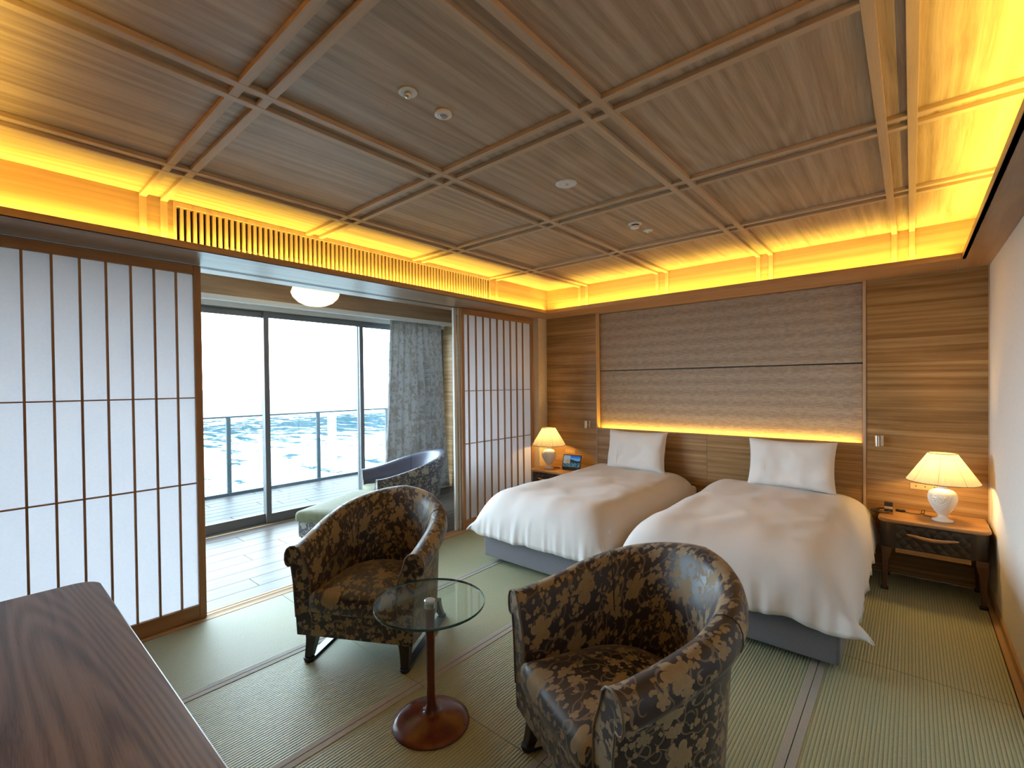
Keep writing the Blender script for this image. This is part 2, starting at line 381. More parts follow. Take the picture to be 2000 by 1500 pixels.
# ------------------------------------------------------------------ mesh helpers
class MB:
    def __init__(s): s.v, s.f, s.uv, s.sm = [], [], {}, []
    def add(s, vs, fs, uvs=None, smooth=False):
        b = len(s.v); s.v += [tuple(v) for v in vs]
        for fc in fs:
            s.f.append(tuple(i+b for i in fc)); s.sm.append(smooth)
            if uvs: s.uv[len(s.f)-1] = [uvs[i] for i in fc]
        return s
    def box(s, x0, x1, y0, y1, z0, z1):
        if x0 > x1: x0, x1 = x1, x0
        if y0 > y1: y0, y1 = y1, y0
        if z0 > z1: z0, z1 = z1, z0
        vs = [(x, y, z) for z in (z0, z1) for y in (y0, y1) for x in (x0, x1)]
        return s.add(vs, [(0, 2, 3, 1), (4, 5, 7, 6), (0, 1, 5, 4), (2, 6, 7, 3), (0, 4, 6, 2), (1, 3, 7, 5)])
    def prism(s, pts, z0, z1, smooth=False):
        n = len(pts); vs = [(x, y, z0) for x, y in pts] + [(x, y, z1) for x, y in pts]
        s.add(vs, [tuple(range(n))[::-1], tuple(range(n, 2*n))])
        return s.add(vs, [(i, (i+1) % n, n+(i+1) % n, n+i) for i in range(n)], smooth=smooth)
    def rings(s, rings, close=True, caps=True, smooth=True, uvs=None):
        n = len(rings[0]); vs = [p for rg in rings for p in rg]; fs = []
        for j in range(len(rings)-1):
            for i in range(n if close else n-1):
                a, b = j*n+i, j*n+(i+1) % n
                fs.append((a, b, b+n, a+n))
        s.add(vs, fs, uvs, smooth)
        if caps:
            s.add(rings[0], [tuple(range(n))[::-1]]); s.add(rings[-1], [tuple(range(n))])
        return s
    def lathe(s, prof, n=32, cx=0, cy=0, caps=True, pleat=0, npl=0):
        rg = []
        for rad, z in prof:
            ring = []
            for i in range(n):
                a = 2*PI*i/n; q = rad*(1 + (pleat if i % 2 else -pleat))
                ring.append((cx+q*math.cos(a), cy+q*math.sin(a), z))
            rg.append(ring)
        return s.rings(rg, caps=caps)
    def tube(s, pts, rad, n=8):
        pts = [Vector(p) for p in pts]; rg = []
        rads = rad if isinstance(rad, (list, tuple)) else [rad]*len(pts)
        up = Vector((0, 0, 1)); prev = None
        for i, p in enumerate(pts):
            d = (pts[min(i+1, len(pts)-1)] - pts[max(i-1, 0)]).normalized()
            a = d.cross(up) if prev is None else prev - d*prev.dot(d)
            if a.length < 1e-4: a = d.cross(Vector((1, 0, 0)))
            a.normalize(); prev = a; b = d.cross(a)
            rg.append([tuple(p + (a*math.cos(t)+b*math.sin(t))*rads[i]) for t in [2*PI*k/n for k in range(n)]])
        return s.rings(rg)
    def build(s, name, mat, parent=None, bevel=0, seg=2, loc=None):
        me = bpy.data.meshes.new(name); me.from_pydata(s.v, [], s.f); me.materials.append(mat)
        if s.uv:
            ul = me.uv_layers.new(name='UVMap')
            for pl in me.polygons:
                u_ = s.uv.get(pl.index)
                if u_:
                    for k, li in enumerate(pl.loop_indices): ul.data[li].uv = u_[k]
        me.polygons.foreach_set('use_smooth', s.sm); me.update()
        if bevel:
            bm = bmesh.new(); bm.from_mesh(me)
            bmesh.ops.remove_doubles(bm, verts=bm.verts, dist=1e-5)
            ed = [e for e in bm.edges if len(e.link_faces) == 2 and e.calc_face_angle() > .6]
            bmesh.ops.bevel(bm, geom=ed, offset=bevel, segments=seg, profile=.5, affect='EDGES')
            bm.to_mesh(me); bm.free()
        o = bpy.data.objects.new(name, me); COL.objects.link(o)
        if parent: o.parent = parent
        if loc: o.location = loc
        return o
def box(name, mat, parent, *a, bevel=0): return MB().box(*a).build(name, mat, parent, bevel)
def tag(o, label=None, cat=None, group=None, kind=None):
    if label: o['label'] = label
    if cat: o['category'] = cat
    if group: o['group'] = group
    if kind: o['kind'] = kind
    return o
def empty(name, loc=(0, 0, 0), rz=0.):
    o = bpy.data.objects.new(name, None); COL.objects.link(o); o.location = loc; o.rotation_euler = (0, 0, rz)
    o.empty_display_size = .1
    return o
def thing(name, label, cat, loc=(0, 0, 0), rz=0., group=None):
    return tag(empty(name, loc, rz), label, cat, group)
def struct(name, mb, mat, bevel=0): return tag(mb.build(name, mat, None, bevel), kind='structure')
def structe(name): return tag(empty(name), kind='structure')
def inst(src, parent, loc, name=None):
    c = src.copy(); COL.objects.link(c); c.parent = parent; c.location = loc
    return c
def copy_tree(o, parent=None):
    c = o.copy(); COL.objects.link(c); c.parent = parent
    for ch in list(o.children): copy_tree(ch, c)
    return c

# room dimensions
XW, XS, XB, XLIP, XRIS = .427, -3.589, -3.506, -3.204, -3.285
YW, YLIP, YRIS, YB = 4.875, 4.478, 4.595, -1.55
XLR, XRR = .26, .365
YLB, YRB = -.120, -.238
ZS, ZC, ZR, ZL = 2.371, 2.66, 2.64, 2.411

# ================================================================== structure: floor
fl_ = structe('floor')
box('subfloor', DARKCAV, fl_, -3.80, .6, YB-.1, YW+.1, -.12, -.045)
xe = [-3.535, -2.7245, -1.93, -1.14, -.385, .385]
ye = [YB, -.195, 1.52, 3.235, YW]
for i in range(5):
    for j in range(4):
        x0, x1, y0, y1 = xe[i]+.002, xe[i+1]-.002, ye[j]+.001, ye[j+1]-.001
        xm, ym = (x0+x1)/2, (y0+y1)/2
        a = MB().box(x0-xm, x1-xm, y0-ym, y1-ym, -.045, 0).build('tatami_mat', TATAMI, fl_, .0015, 1, loc=(xm, ym, 0))
        for side in (0, 1):
            if (i == 0 and side == 0) or (i == 4 and side == 1): continue
            bx0, bx1 = (x0-xm, x0-xm+.032) if side == 0 else (x1-xm-.032, x1-xm)
            MB().box(bx0-.0003, bx1+.0003, y0-ym, y1-ym, -.002, .0022).build('cloth_border', HERI, a, .001, 1)
box('border_board', W_SILL, fl_, .387, XW+.001, YB, YW, -.045, .003)
# shoji sill with two sliding grooves
sill = MB(); g = [(-3.583, -3.537), (-3.600, -3.588), (-3.641, -3.609), (-3.675, -3.650)]
for a_, b_ in g: sill.box(a_, b_, YB, YW, -.045, .001)
sill.box(-3.675, -3.537, YB, YW, -.045, -.014)
sill.build('sliding_track_sill', W_SILL, fl_)

f2 = structe('floor')
box('subfloor', BLACK, f2, -5.62, -3.676, YB-.1, YW+.1, -.12, -.03)
rows = [-3.677, -3.84, -4.04, -4.245, -4.45, -4.655, -4.86, -5.065, -5.27, -5.43]
offs = [.0, .63, .22, 1.0, .45, .05, .8, .3, .6]
pl_src = {}
for i in range(len(rows)-1):
    y = YB - offs[i]*1.0
    while y < YW:
        y0, y1 = max(y, YB), min(y+1.22, YW)
        if y1-y0 > .03:
            xm, ym = (rows[i]+rows[i+1])/2, (y0+y1)/2
            hw, hl = abs(rows[i]-rows[i+1])/2-.0018, (y1-y0)/2-.0018
            MB().box(-hw, hw, -hl, hl, -.03, -.001).build('plank', W_PLANK, f2, .001, 1, loc=(xm, ym, 0))
        y += 1.22
box('window_threshold', W_SILL, f2, -5.47, -5.432, YB, YW, -.03, .004)

# ================================================================== structure: walls
wf = structe('wall_front')
box('wall_core', PLASTER, wf, -3.8, .7, 5.0, 5.12, -.1, 2.8)
box('veneer_panel', W_HEAD, wf, -3.50, -2.795, YW, 5.0, 0, ZS)
box('veneer_panel', W_HEAD, wf, -.279, .427, YW, 5.0, 0, ZS)
box('recess_jamb', W_RIS_Z, wf, -2.793, -2.787, YW-.002, 5.0, 0, ZS)
box('recess_jamb', W_RIS_Z, wf, -.302, -.281, YW-.006, 5.0, 0, ZS)
box('upholstered_panel', FABPANEL, wf, -2.785, -.304, 4.950, 4.995, 1.699, ZS, bevel=.010)
box('upholstered_panel', FABPANEL, wf, -2.785, -.304, 4.950, 4.995, 1.0, 1.690, bevel=.010)
box('panel_backing', BLACK, wf, -2.786, -.303, 4.9955, 4.9998, 1.0, ZS)
box('corner_reveal', W_RIS_Z, wf, .420, .4265, YW-.004, YW, 0, ZS)
hb = thing('headboard', 'long walnut-brown headboard panelling behind both beds with a glowing ledge on top', 'headboard', (-1.545, YW, 0))
for a_, b_ in ((-1.241, -.0), (0., .443), (.445, 1.241)):
    if a_ == -1.241: b_ = -.001
    box('headboard_panel', W_HEAD, hb, a_+.001, b_, 0, .045, 0, 1.005)
box('ledge', W_NSTOP, hb, -1.241, 1.241, -.003, .045, 1.005, 1.027)
box('light_strip', STRIPLED, hb, -1.22, 1.22, .048, .070, .985, .999)

struct('wall_right', MB().box(XW, XW+.15, YB-.2, 5.0, -.1, 2.8), PLASTER_R)
struct('wall_back', MB().box(-5.6, XW+.1, YB-.15, YB, -.1, 2.8), PLASTER)
struct('wall_left', MB().box(-3.68, XB, 4.705, YW+.1, -.1, ZS).box(-3.68, XB, YB, -.20, 0, ZS), PLASTER)
bb = structe('baseboard_right'); box('skirting_board', W_SILL, bb, XW-.012, XW, YB, YW, .003, .05)

# bulkhead / soffit around the raised ceiling
sf = structe('trim_1')
MB().box(-3.80, XLIP-.002, YB, YW, ZS, ZS+.012).build('soffit_board', W_SOF_Y, sf)
MB().box(XLR+.002, XW, YB, YW, ZS, ZS+.012).build('soffit_board', W_SOF_Y, sf)
MB().box(XLIP, XLR, YLIP+.002, 5.0, ZS+.0002, ZS+.0122).build('soffit_board', W_SOF_X, sf)
MB().box(XLIP, XLR, YB, YLB-.002, ZS+.0002, ZS+.0122).build('soffit_board', W_SOF_X, sf)
MB().box(XLIP-.022, XLIP, YLB-.022, YLIP+.022, ZS, ZL).build('soffit_lip', W_SOF_Y, sf, .0015, 1)
MB().box(XLR, XLR+.022, YLB-.022, YLIP+.022, ZS, ZL).build('soffit_lip', W_SOF_Y, sf, .0015, 1)
MB().box(XLIP+.001, XLR-.001, YLIP, YLIP+.022, ZS, ZL).build('soffit_lip', W_SOF_X, sf, .0015, 1)
MB().box(XLIP+.001, XLR-.001, YLB-.022, YLB, ZS, ZL).build('soffit_lip', W_SOF_X, sf, .0015, 1)
# head track lines of the sliding screens
for x_ in (-3.625, -3.66):
    MB().box(x_-.006, x_+.006, -.2, 4.7, ZS-.0015, ZS+.004).build('track_groove', BLACK, sf)
# risers
rs = structe('trim_2')
VY0, VY1 = .818, 3.590
MB().box(XRIS-.03, XRIS, YRB, VY0, ZS+.013, ZC).build('riser_board', W_RIS_Y, rs)
MB().box(XRIS-.03, XRIS, VY1, YRIS, ZS+.013, ZC).build('riser_board', W_RIS_Y, rs)
MB().box(XRR, XRR+.03, YRB, YRIS, ZS+.013, ZC).build('riser_board', W_RIS_Y, rs)
MB().box(XRIS, XRR, YRIS, YRIS+.03, ZS+.013, ZC).build('riser_board', W_RIS_X, rs)
MB().box(XRIS, XRR, YRB-.03, YRB, ZS+.013, ZC).build('riser_board', W_RIS_X, rs)

# ================================================================== ceiling
ce = structe('ceiling')
box('ceiling_core', W_CEIL, ce, XRIS-.2, XRR+.1, YRB-.1, YRIS+.1, ZC+.012, ZC+.06)
XR = [(-2.853, -2.819), (-2.757, -2.722), (-1.944, -1.911), (-1.846, -1.812), (-1.028, -.995), (-.931, -.897), (-.112, -.078), (-.012, .021)]
YR = [(.656, .690), (.755, .790), (1.621, 1.654), (1.720, 1.753), (2.577, 2.610), (2.676, 2.709), (3.568, 3.602), (3.667, 3.701)]
def spans(lo, hi, rr):
    e = [lo] + [v for p in rr for v in p] + [hi]
    return [(e[k], e[k+1]) for k in range(0, len(e), 2)]
for (x0, x1) in spans(XRIS, XRR, XR):
    for (y0, y1) in spans(YRB, YRIS, YR):
        xm, ym = (x0+x1)/2, (y0+y1)/2; a_, b_ = (x1-x0)/2+.008, (y1-y0)/2+.008
        MB().box(-a_, a_, -b_, b_, 0, .012).build('veneer_panel', W_CEIL, ce, loc=(xm, ym, ZC))
for (x0, x1) in XR:
    MB().box(x0, x1, YRB, YRIS, ZR, ZC).build('rib', W_CEILP, ce, .0012, 1)
for (y0, y1) in YR:
    MB().box(XRIS, XRR, y0, y1, ZR+.0015, ZC+.001).build('rib', W_CEILX, ce, .0012, 1)
for (x0, x1) in XR:
    for yy in (YRIS, YRB):
        a_ = MB().box(x0, x1, yy-.006 if yy > 0 else yy, yy if yy > 0 else yy+.006, ZS+.013, ZC)
        a_.build('upright', W_RIS_Z, rs)
for (y0, y1) in YR:
    if VY0-.04 < y0 < VY1-.02: continue
    MB().box(XRIS, XRIS+.006, y0, y1, ZS+.013, ZC).build('upright', W_RIS_Z, rs)

# vent grille in the left riser
vg = thing('air_vent_grille', 'long slatted wooden air vent grille above the window side opening', 'vent', (XRIS, VY0, ZS+.013))
L_ = VY1-VY0; hz = ZC-(ZS+.013)
fr_ = MB().box(-.03, .004, 0, .016, 0, hz-.002).box(-.03, .004, L_-.016, L_, 0, hz-.002).box(-.03, .004, .016, L_-.016, hz-.032, hz-.002).box(-.03, .004, .016, L_-.016, 0, .012)
fr_.build('frame', W_RIS_Z, vg, .001, 1)
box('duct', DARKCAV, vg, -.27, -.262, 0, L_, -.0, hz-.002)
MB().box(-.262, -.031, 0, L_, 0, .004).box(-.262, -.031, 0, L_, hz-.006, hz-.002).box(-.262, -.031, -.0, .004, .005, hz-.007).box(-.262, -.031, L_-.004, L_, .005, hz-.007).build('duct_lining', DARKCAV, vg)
slat0 = MB().box(-.026, .002, -.0085, .0085, .012, hz-.032).build('slat', W_RIS_Z, vg, .0012, 1)
n_s = 79; p_s = (L_-.032)/(n_s+0.); slat0.location = (0, .016+.0155+.013, 0)
for k in range(1, n_s-1): inst(slat0, vg, (0, .016+.0285+p_s*k, 0))
for (yy, zz, hh) in ((.35, .06, .05), (.75, .05, .07), (1.25, .07, .05), (1.9, .05, .06)):
    MB().box(-.24, -.18, yy, yy+.28, zz, zz+hh).build('duct_fitting', STEEL, vg)

# led strips in the cove
for (nm, a_, lab) in (('left', (-3.272, -3.240, -.1, 4.5), 'amber light strip hidden in the cove above the vent grille side'),
                 ('front', (-3.18, .24, 4.53, 4.56), 'amber light strip hidden in the cove above the headboard wall'),
                 ('right', (.305, .335, -.1, 4.5), 'amber light strip hidden in the cove above the pale right wall')):
    x0, x1, y0, y1 = a_
    tag(MB().box(x0, x1, y0, y1, ZS+.0125, ZS+.0165).build('cove_light_strip', STRIPLED), lab, 'light strip')

# ================================================================== sunroom shell
struct('wall_left', MB().box(-5.60, -3.80, YW, YW+.12, -.1, 2.8), W_HEAD)
sc_ = structe('ceiling'); box('plaster_board', WHITE, sc_, -5.6, -3.80, YB, YW, 2.68, 2.80)
box('bulkhead_face', W_SOF_Y, sc_, -3.812, -3.80, YB, YW, ZS-.0, 2.70)
box('bulkhead_core', DARKCAV, sc_, -3.799, XRIS-.3, YB, YW, ZS+.02, 2.75)
cb = structe('trim_3')
fas = [(-1.55, -.2), (-.198, 1.0), (.0, 0)]
for a_, b_ in ((YB, .30), (.302, 2.40), (2.402, YW)):
    box('fascia_board', W_SOF_Y, cb, -5.20, -5.185, a_, b_, 2.475, 2.68)
box('curtain_box_edge', WHITE, cb, -5.215, -5.17, YB, YW, 2.425, 2.475)
box('curtain_track', WHITE, cb, -5.47, -5.216, YB, YW, 2.455, 2.475)
box('window_head', PALEWOOD, cb, -5.60, -5.44, YB, YW, 2.405, 2.68)

# windows
wy = [(-1.42, -.16), (-.20, 1.06), (1.0, 2.262), (2.205, 3.475), (3.415, 4.72)]
for k, (y0, y1) in enumerate(wy):
    xo = -5.50 if k % 2 else -5.545
    t = structe('window_%d' % (k+1))
    fm = MB().box(xo-.02, xo+.02, y0, y0+.055, .012, 2.395).box(xo-.02, xo+.02, y1-.055, y1, .012, 2.395)
    fm.box(xo-.02, xo+.02, y0+.055, y1-.055, .012, .112).box(xo-.02, xo+.02, y0+.055, y1-.055, 2.335, 2.395)
    fm.build('window_frame', ALU, t, .002, 1)
    box('glass_pane', GLASS, t, xo-.003, xo+.003, y0+.055, y1-.055, .112, 2.335)
tr5 = structe('trim_4')
box('window_rail_bottom', ALU, tr5, -5.60, -5.472, YB, YW, -.03, .010)
box('window_side', ALU, tr5, -5.57, -5.47, 4.722, YW, .011, 2.40)
box('window_side', ALU, tr5, -5.57, -5.47, YB, -1.425, .011, 2.40)
box('window_rail_top', ALU, tr5, -5.60, -5.472, YB, YW, 2.396, 2.404)

# ================================================================== shoji
def shoji(name, y0, y1, bars, xo=0.):
    t = structe(name)
    X0, X1 = XS-.030+xo, XS+xo
    MB().box(X0, X1, y0, y0+.042, .002, ZS-.003).build('stile', W_SHOJI, t, .002, 1)
    MB().box(X0, X1, y1-.042, y1, .002, ZS-.003).build('stile', W_SHOJI, t, .002, 1)
    MB().box(X0+.001, X1-.001, y0+.042, y1-.042, .002, .095).build('bottom_rail', W_SHOJIY, t, .002, 1)
    MB().box(X0+.001, X1-.001, y0+.042, y1-.042, 2.305, ZS-.003).build('top_rail', W_SHOJIY, t, .002, 1)
    for b_ in bars: MB().box(X1-.022, X1-.004, b_-.0055, b_+.0055, .095, 2.305).build('upright_bar', W_SHOJI, t)
    for z_ in (.913, 1.483): MB().box(X1-.022, X1-.0045, y0+.042, y1-.042, z_-.004, z_+.004).build('cross_bar', W_SHOJIY, t)
    MB().box(X1-.0245, X1-.0225, y0+.042, y1-.042, .095, 2.305).build('paper', PAPER, t)
    return t
shoji('door_1', -.192, 1.044, [-.033+.1172*k for k in range(9)])
shoji('door_2', 3.458, 4.705, [3.571+.1173*k for k in range(9)])
jb = structe('door_3')
MB().box(-3.672, -3.642, 3.398, 3.436, .002, ZS-.002).build('stile', PALEWOOD, jb, .002, 1)
MB().box(-3.672, -3.655, 4.66, 4.70, .002, ZS-.002).box(-3.672, -3.655, 3.436, 4.66, 2.30, ZS-.002).box(-3.672, -3.655, 3.436, 4.66, .002, .08).build('frame', PALEWOOD, jb)
MB().box(-3.638, -3.622, 3.440, 3.456, .002, ZS-.002).build('trim_strip', PALEWOOD, jb)

# ================================================================== balcony and sea
dk = structe('balcony_deck')
box('deck_slab', BLACK, dk, -7.60, -5.61, YB-1, 5.4, -.25, -.035)
x = -5.615; k = 0
while x > -7.40:
    y = YB - 1 - [.3, 1.2, .8, 1.6, .1][k % 5]
    while y < 5.25:
        y0, y1 = max(y, YB-1), min(y+1.8, 5.25)
        if y1-y0 > .05:
            ym = (y0+y1)/2
            MB().box(-.084, .084, -(y1-y0)/2+.003, (y1-y0)/2-.003, -.03, -.004).build('deck_board', W_DECK, dk, .0015, 1, loc=(x-.0875, ym, 0))
        y += 1.8
    x -= .175; k += 1
box('deck_kerb', ALU2, dk, -7.55, -7.37, YB-1, 5.4, -.035, .035)
rl = thing('balcony_railing', 'glass balcony railing with slim steel posts along the deck edge over the sea', 'railing', (-7.42, 1.7, .035))
MB().box(-.03, .03, -4.2, 3.48, 1.075, 1.10).build('top_rail', ALU2, rl, .003, 1)
for k in range(-3, 3):
    yy = 2.467 - 1.7 + 1.355*k
    MB().box(-.012, .030, yy-.028, yy+.028, 0, 1.075).build('post', ALU2, rl, .003, 1)
    if yy+1.355 < 3.6: MB().box(-.028, -.018, yy+.03, yy+1.325, .02, 1.07).build('glass_panel', GLASS, rl)
tag(MB().box(-7.36, -5.62, 5.19, 5.25, -.035, 2.37).build('privacy_partition', flat('partition_paint', (.09, .115, .125), .6, spec=.2)), 'pale blue partition panel closing the far end of the balcony', 'partition')
struct('unseen_overhang', MB().box(-6.3, -5.605, YB-1, 5.4, 2.70, 2.9), WHITE)  # unseen roof added over the balcony, sized to limit sky light on the deck
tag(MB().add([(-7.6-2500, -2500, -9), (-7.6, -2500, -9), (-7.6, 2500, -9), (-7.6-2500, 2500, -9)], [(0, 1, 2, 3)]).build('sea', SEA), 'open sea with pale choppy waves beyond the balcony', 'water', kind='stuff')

# ================================================================== curtain
def curtain():
    mb = MB(); NU, NV = 150, 26
    vs, uvs, fs = [], [], []
    for j in range(NV+1):
        t = j/NV; z = 2.452 - t*2.44
        yl = 3.80 - .16*t; yr = 4.70 + .15*t**1.3
        for i in range(NU+1):
            s_ = i/NU
            ph = s_*2*PI*9 + .9*math.sin(s_*7.)
            amp = (.012 + .040*min(1, t*3))*(.6+.4*math.sin(s_*11+1.))
            if s_ < .22: amp *= .45
            xx = -5.33 + amp*math.sin(ph) + .012*math.sin(3*t+s_*9)
            yy = yl + (yr-yl)*s_ + .010*math.sin(ph*2+1)*min(1, t*2) + .02*t*math.sin(s_*5)
            vs.append((xx, yy, z)); uvs.append((s_*1.7, z))
    n = NU+1
    fs = [(j*n+i, j*n+i+1, (j+1)*n+i+1, (j+1)*n+i) for j in range(NV) for i in range(NU)]
    mb.add(vs, fs, uvs, True)
    t = thing('curtain', 'long grey damask curtain gathered at the right end of the windows', 'curtain', (0, 0, 0))
    o = mb.build('drape', CURTAIN, t)
    md = o.modifiers.new('th', 'SOLIDIFY'); md.thickness = .003
    for k in range(12): MB().box(-5.335, -5.325, 3.83+.075*k, 3.837+.075*k, 2.440, 2.4548).build('hook', PLASTIC, t)
curtain()

# sunroom ceiling lamp
def pleat_lathe(prof, n=72, amp=.03):
    mb = MB(); rg = []
    for rad, z in prof:
        rg.append([(rad*(1+amp*math.cos(i*PI))*math.cos(2*PI*i/n), rad*(1+amp*math.cos(i*PI))*math.sin(2*PI*i/n), z) for i in range(n)])
    mb.rings(rg, caps=False, smooth=False); return mb
LX, LY = -4.42, 2.275
cl = thing('ceiling_lamp', 'glowing pleated bowl ceiling lamp in the sunroom', 'lamp', (LX, LY, 2.68))
pleat_lathe([(.02, -.335), (.10, -.328), (.16, -.30), (.205, -.255), (.222, -.215), (.205, -.165), (.15, -.12), (.10, -.10)], 96, .012).build('pleated_bowl', BOWL, cl)
MB().lathe([(.11, -.10), (.11, -.03), (.07, -.001)], 32).build('canopy', PLASTIC, cl)
pl = bpy.data.lights.new('bulb_light', 'POINT'); pl.energy = 2.5; pl.color = (1, .78, .42); pl.shadow_soft_size = .05
po = bpy.data.objects.new('bulb_light', pl); COL.objects.link(po); po.location = (LX, LY, 2.47)

# ================================================================== ceiling devices
def disc(name, label, cat, x, y, prof, mat, extra=None, group=None):
    t = thing(name, label, cat, (x, y, ZC), group=group)
    MB().lathe([(rr, -z_) for rr, z_ in prof], 32).build('cover', mat, t)
    if extra:
        for nm, pr, mt in extra: MB().lathe([(rr, -z_) for rr, z_ in pr], 24).build(nm, mt, t)
disc('sprinkler_head', 'white sprinkler cover with recessed metal nozzle nearest the vent grille corner of the ceiling', 'sprinkler', -1.432, 1.115, [(.034, .0), (.036, .003), (.028, .006)], PLASTIC,
     [('nozzle', [(.013, .006), (.014, .012), (.011, .022), (.004, .024)], STEEL)])
disc('motion_sensor', 'small round white ceiling sensor with a grey dome lens', 'sensor', -1.437, 1.297, [(.034, .0), (.036, .008), (.030, .012), (.022, .0135)], PLASTIC,
     [('lens', [(.018, .0135), (.014, .018), (.004, .020)], PLASTIC_D)])
disc('emergency_light', 'large flat white emergency light disc in the middle of the ceiling', 'light', -1.438, 2.203, [(.058, .0), (.059, .004), (.05, .007)], PLASTIC,
     [('lens', [(.013, .007), (.012, .010), (.003, .012)], STEEL), ('indicator', [(.003, .0071), (.003, .0085)], PLASTIC_D)])
disc('smoke_detector', 'white smoke detector with dark slots, larger of the pair near the headboard wall', 'detector', -1.448, 3.083, [(.046, .0), (.048, .006), (.040, .010)], PLASTIC,
     [('slots', [(.026, .010), (.026, .020)], BLACK), ('cap', [(.030, .020), (.031, .028), (.024, .034)], PLASTIC)])
disc('sprinkler_head', 'small white sprinkler, smaller of the pair near the headboard wall', 'sprinkler', -1.443, 3.285, [(.033, .0), (.034, .003), (.028, .005)], PLASTIC,
     [('nozzle', [(.012, .005), (.010, .018), (.003, .020)], STEEL)])

# ================================================================== wall fittings
def reading_light(label, x, z):
    t = thing('reading_light', label, 'lamp', (x, YW, z))
    box('bracket', PLASTIC, t, .012, .030, -.012, -.0005, -.042, .042, bevel=.002)
    MB().tube([(.008, -.012, 0), (.004, -.03, 0)], .006).build('arm', STEEL, t)
    MB().tube([(-.006, -.045, -.042), (-.006, -.045, .044)], .0165, 24).build('barrel', STEEL, t)
reading_light('small silver barrel reading light left of the fabric wall panel', -2.905, 1.062)
reading_light('small silver barrel reading light above the bed nearest the pale wall', -.200, 1.058)
def switch_plate(label, x0, x1, z0, z1):
    t = thing('switch_plate', label, 'switch', ((x0+x1)/2, YW, (z0+z1)/2))
    hw, hh = (x1-x0)/2, (z1-z0)/2
    box('plate', LABEL_TAN, t, -hw, hw, -.008, -.0005, -hh, hh, bevel=.0015)
    n = 3
    for k in range(n):
        xc = -hw*.62 + k*hw*.62
        MB().lathe([(.005, -.5e-3), (.005, .5e-3)], 12).build('button_mark', TRIMDARK, t).rotation_euler = (PI/2, 0, 0)
        COL.objects[-1].location = (xc, -.0088, .003)
switch_plate('beige switch plate on the wood wall above the tablet', -3.225, -3.09, .700, .737)
switch_plate('beige switch plate partly behind the lamp at the pale wall', -.007, .165, .695, .738)

# ================================================================== beds
def bed(label, x0, x1, y0):
    xm = (x0+x1)/2; hw = (x1-x0)/2; L = YW-.012-y0
    t = thing('bed', label, 'bed', (xm, y0, 0), group='twin beds')
    MB().box(-hw, hw, 0, L, .045, .30).build('base', BEDGREY, t, .018, 3)
    MB().box(-hw+.01, hw-.01, .01, L, .302, .50).build('mattress', MATTRESS, t, .035, 4)
    for sx in (-1, 1):
        for yy in (.16, L-.16):
            MB().lathe([(.035, .0), (.04, .02), (.04, .045)], 20, cx=sx*(hw-.16), cy=yy).build('foot', BLACK, t)
    return xm, hw
BY = 2.985
b1 = bed('grey fabric bed beside the shoji screen', -2.845, -1.625, BY)
b2 = bed('grey fabric bed beside the pale wall', -1.500, -.282, BY)

